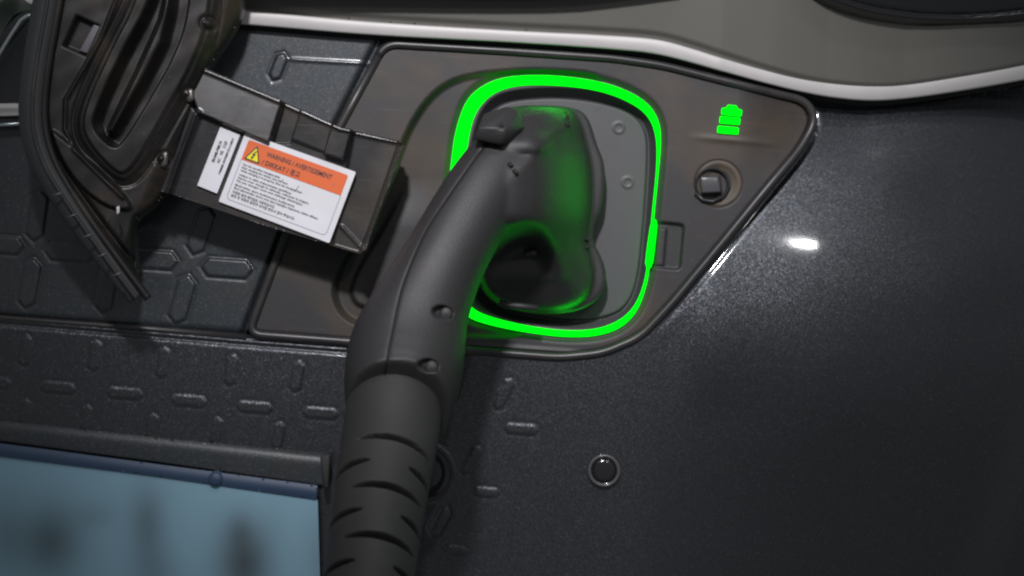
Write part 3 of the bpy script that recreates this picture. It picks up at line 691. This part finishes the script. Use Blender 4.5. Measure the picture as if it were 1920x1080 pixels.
bpy.context.view_layer.update(); dg = bpy.context.evaluated_depsgraph_get()
cme = bpy.data.meshes.new_from_object(tmp.evaluated_get(dg)); bpy.data.objects.remove(tmp)
nv = len(cme.vertices); co = np.zeros(nv * 3); cme.vertices.foreach_get('co', co); co = co.reshape(-1, 3)
nr = np.zeros(nv * 3); cme.vertices.foreach_get('normal', nr); nr = nr.reshape(-1, 3)
def unproject(c):
    d = -c[:, 1]; x = c[:, 0]; z = c[:, 2] - Z0; u = x * CR + z * SR; v = -x * SR + z * CR; k = S * (D - d) / D
    return 960 + u / k, 540 - v / k, d
upx, upy, ud = unproject(co)
front = (nr[:, 1] < -.15)
push = np.zeros(nv)
for cx, cy, a in ((830, 586, 10), (803, 686, 8)):     # screw recesses
    aa = math.radians(a); x = (upx - cx) * math.cos(aa) + (upy - cy) * math.sin(aa); y = -(upx - cx) * math.sin(aa) + (upy - cy) * math.cos(aa)
    r = np.sqrt((x / 20) ** 2 + (y / 12.5) ** 2); push += .0055 * ss(-r, -1.1, -.75)
SEAM = cr([(912, 268), (880, 312), (838, 372), (800, 430), (772, 490), (752, 545), (738, 610), (728, 660), (719, 716)], 6)
ds = dline(upx, upy, SEAM); push += .0010 * G(ds, 2.6) * (ud > .06)
# step between the two shells: right of the seam sits a little proud
co[:, 1] += push * front
cme.vertices.foreach_set('co', co.ravel())
cb = link('connector_body', cme, M['handle'], CON)
# helper: depth of the body surface at a pixel
fm = front
fx, fy, fd = upx[fm], upy[fm], -co[fm][:, 1]
def surf(px, py):
    r2 = (fx - px) ** 2 + (fy - py) ** 2; i = np.argsort(r2)[:14]; j = i[np.argsort(-fd[i])][:6]; return float(fd[j].mean())
sp_ = np.array([(x, y, surf(x, y) + .0002) for x, y in SEAM])
tube('shell_seam', sp_, .00042, M['gap'], CON, k=8)
for cx, cy, a in ((830, 586, 10), (803, 686, 8)):
    d_ = surf(cx, cy); sc_ = lathe('screw', cx + 6, cy + 3, [(14, d_ - .003), (13, d_ + .0016), (8, d_ + .0022), (.5, d_ + .0024)], M['handle'], CON, ref=d_, sx_=.95)
for pts in ([(1060, 212), (1064, 222)], [(1063, 230), (1066, 238)], [(954, 306), (960, 313)], [(962, 318), (970, 328)], [(1098, 446), (1101, 452)], [(1100, 460), (1102, 468)]):
    tube('vent_slot', [(x, y, surf(x, y) + .0003) for x, y in pts], .0013, M['gap'], CON, k=8)
tube('pill_highlight', [(x, y, surf(x, y) + .0006) for x, y in ((985, 477), (995, 473), (1006, 472))], .0020, M['peg'], CON, k=10)  # paler pill standing in for a small highlight on the lower lobe
tube('drain_lip', [(x, y, .034) for x, y in ((936, 566), (950, 572), (975, 574), (1008, 578))], .0022, M['handle'], CON, k=10)
# release button
hull('release_button', [(906, 214, .090), (952, 199, .086), (972, 207, .086), (897, 238, .112), (946, 240, .116), (889, 262, .108), (942, 272, .110), (984, 240, .092), (955, 270, .098),
                        (908, 216, .07), (965, 204, .066), (985, 240, .066), (894, 262, .075), (950, 273, .075)], M['handle'], CON, bev=.0015)
# cable sleeve with strain relief slits
arc_len = None
def slits(a, th, tot):
    # th = pi/2 faces the camera side; long front slits alternate with pairs of side slits
    out = 0 * a * th
    f = -((th - np.pi / 2 + np.pi) % (2 * np.pi) - np.pi)
    p0, pitch = .067, .0327
    for i in range(9):
        for c0, half, off in ((-.30, .95, 0), (.98, .70, .5), (-1.10, .50, .5), (3.0, .6, 0)):
            z = p0 + (i + off) * pitch; g = (f - c0 + np.pi) % (2 * np.pi) - np.pi
            wdt = .0022 * np.sqrt(np.clip(1 - (g / half) ** 2, 0, 1)) + 1e-6
            out = out - .0085 * np.where(abs(g) < half, 1 - ss(abs(a - z), wdt * .75, wdt * 1.15), 0)
    # gentle swelling between the slits
    return out
bst = [(748, 715, .126, 88, .0300), (740, 760, .142, 90, .0300), (730, 830, .160, 90, .0295), (715, 920, .184, 88, .0288), (703, 1000, .204, 86, .0280), (692, 1080, .223, 85, .0275), (680, 1170, .243, 84, .027), (668, 1270, .262, 83, .027)]
R = sweep(bst, nseg=100, k=260, power=2.0, disp=slits)
link('cable_sleeve', grid_mesh(R), M['boot'], CON)
cst = [(676, 1200, .249, 50, .016), (660, 1330, .270, 50, .016), (640, 1500, .29, 50, .016), (615, 1750, .30, 50, .016)]
link('cable', grid_mesh(sweep(cst, nseg=10, k=32)), M['boot'], CON)
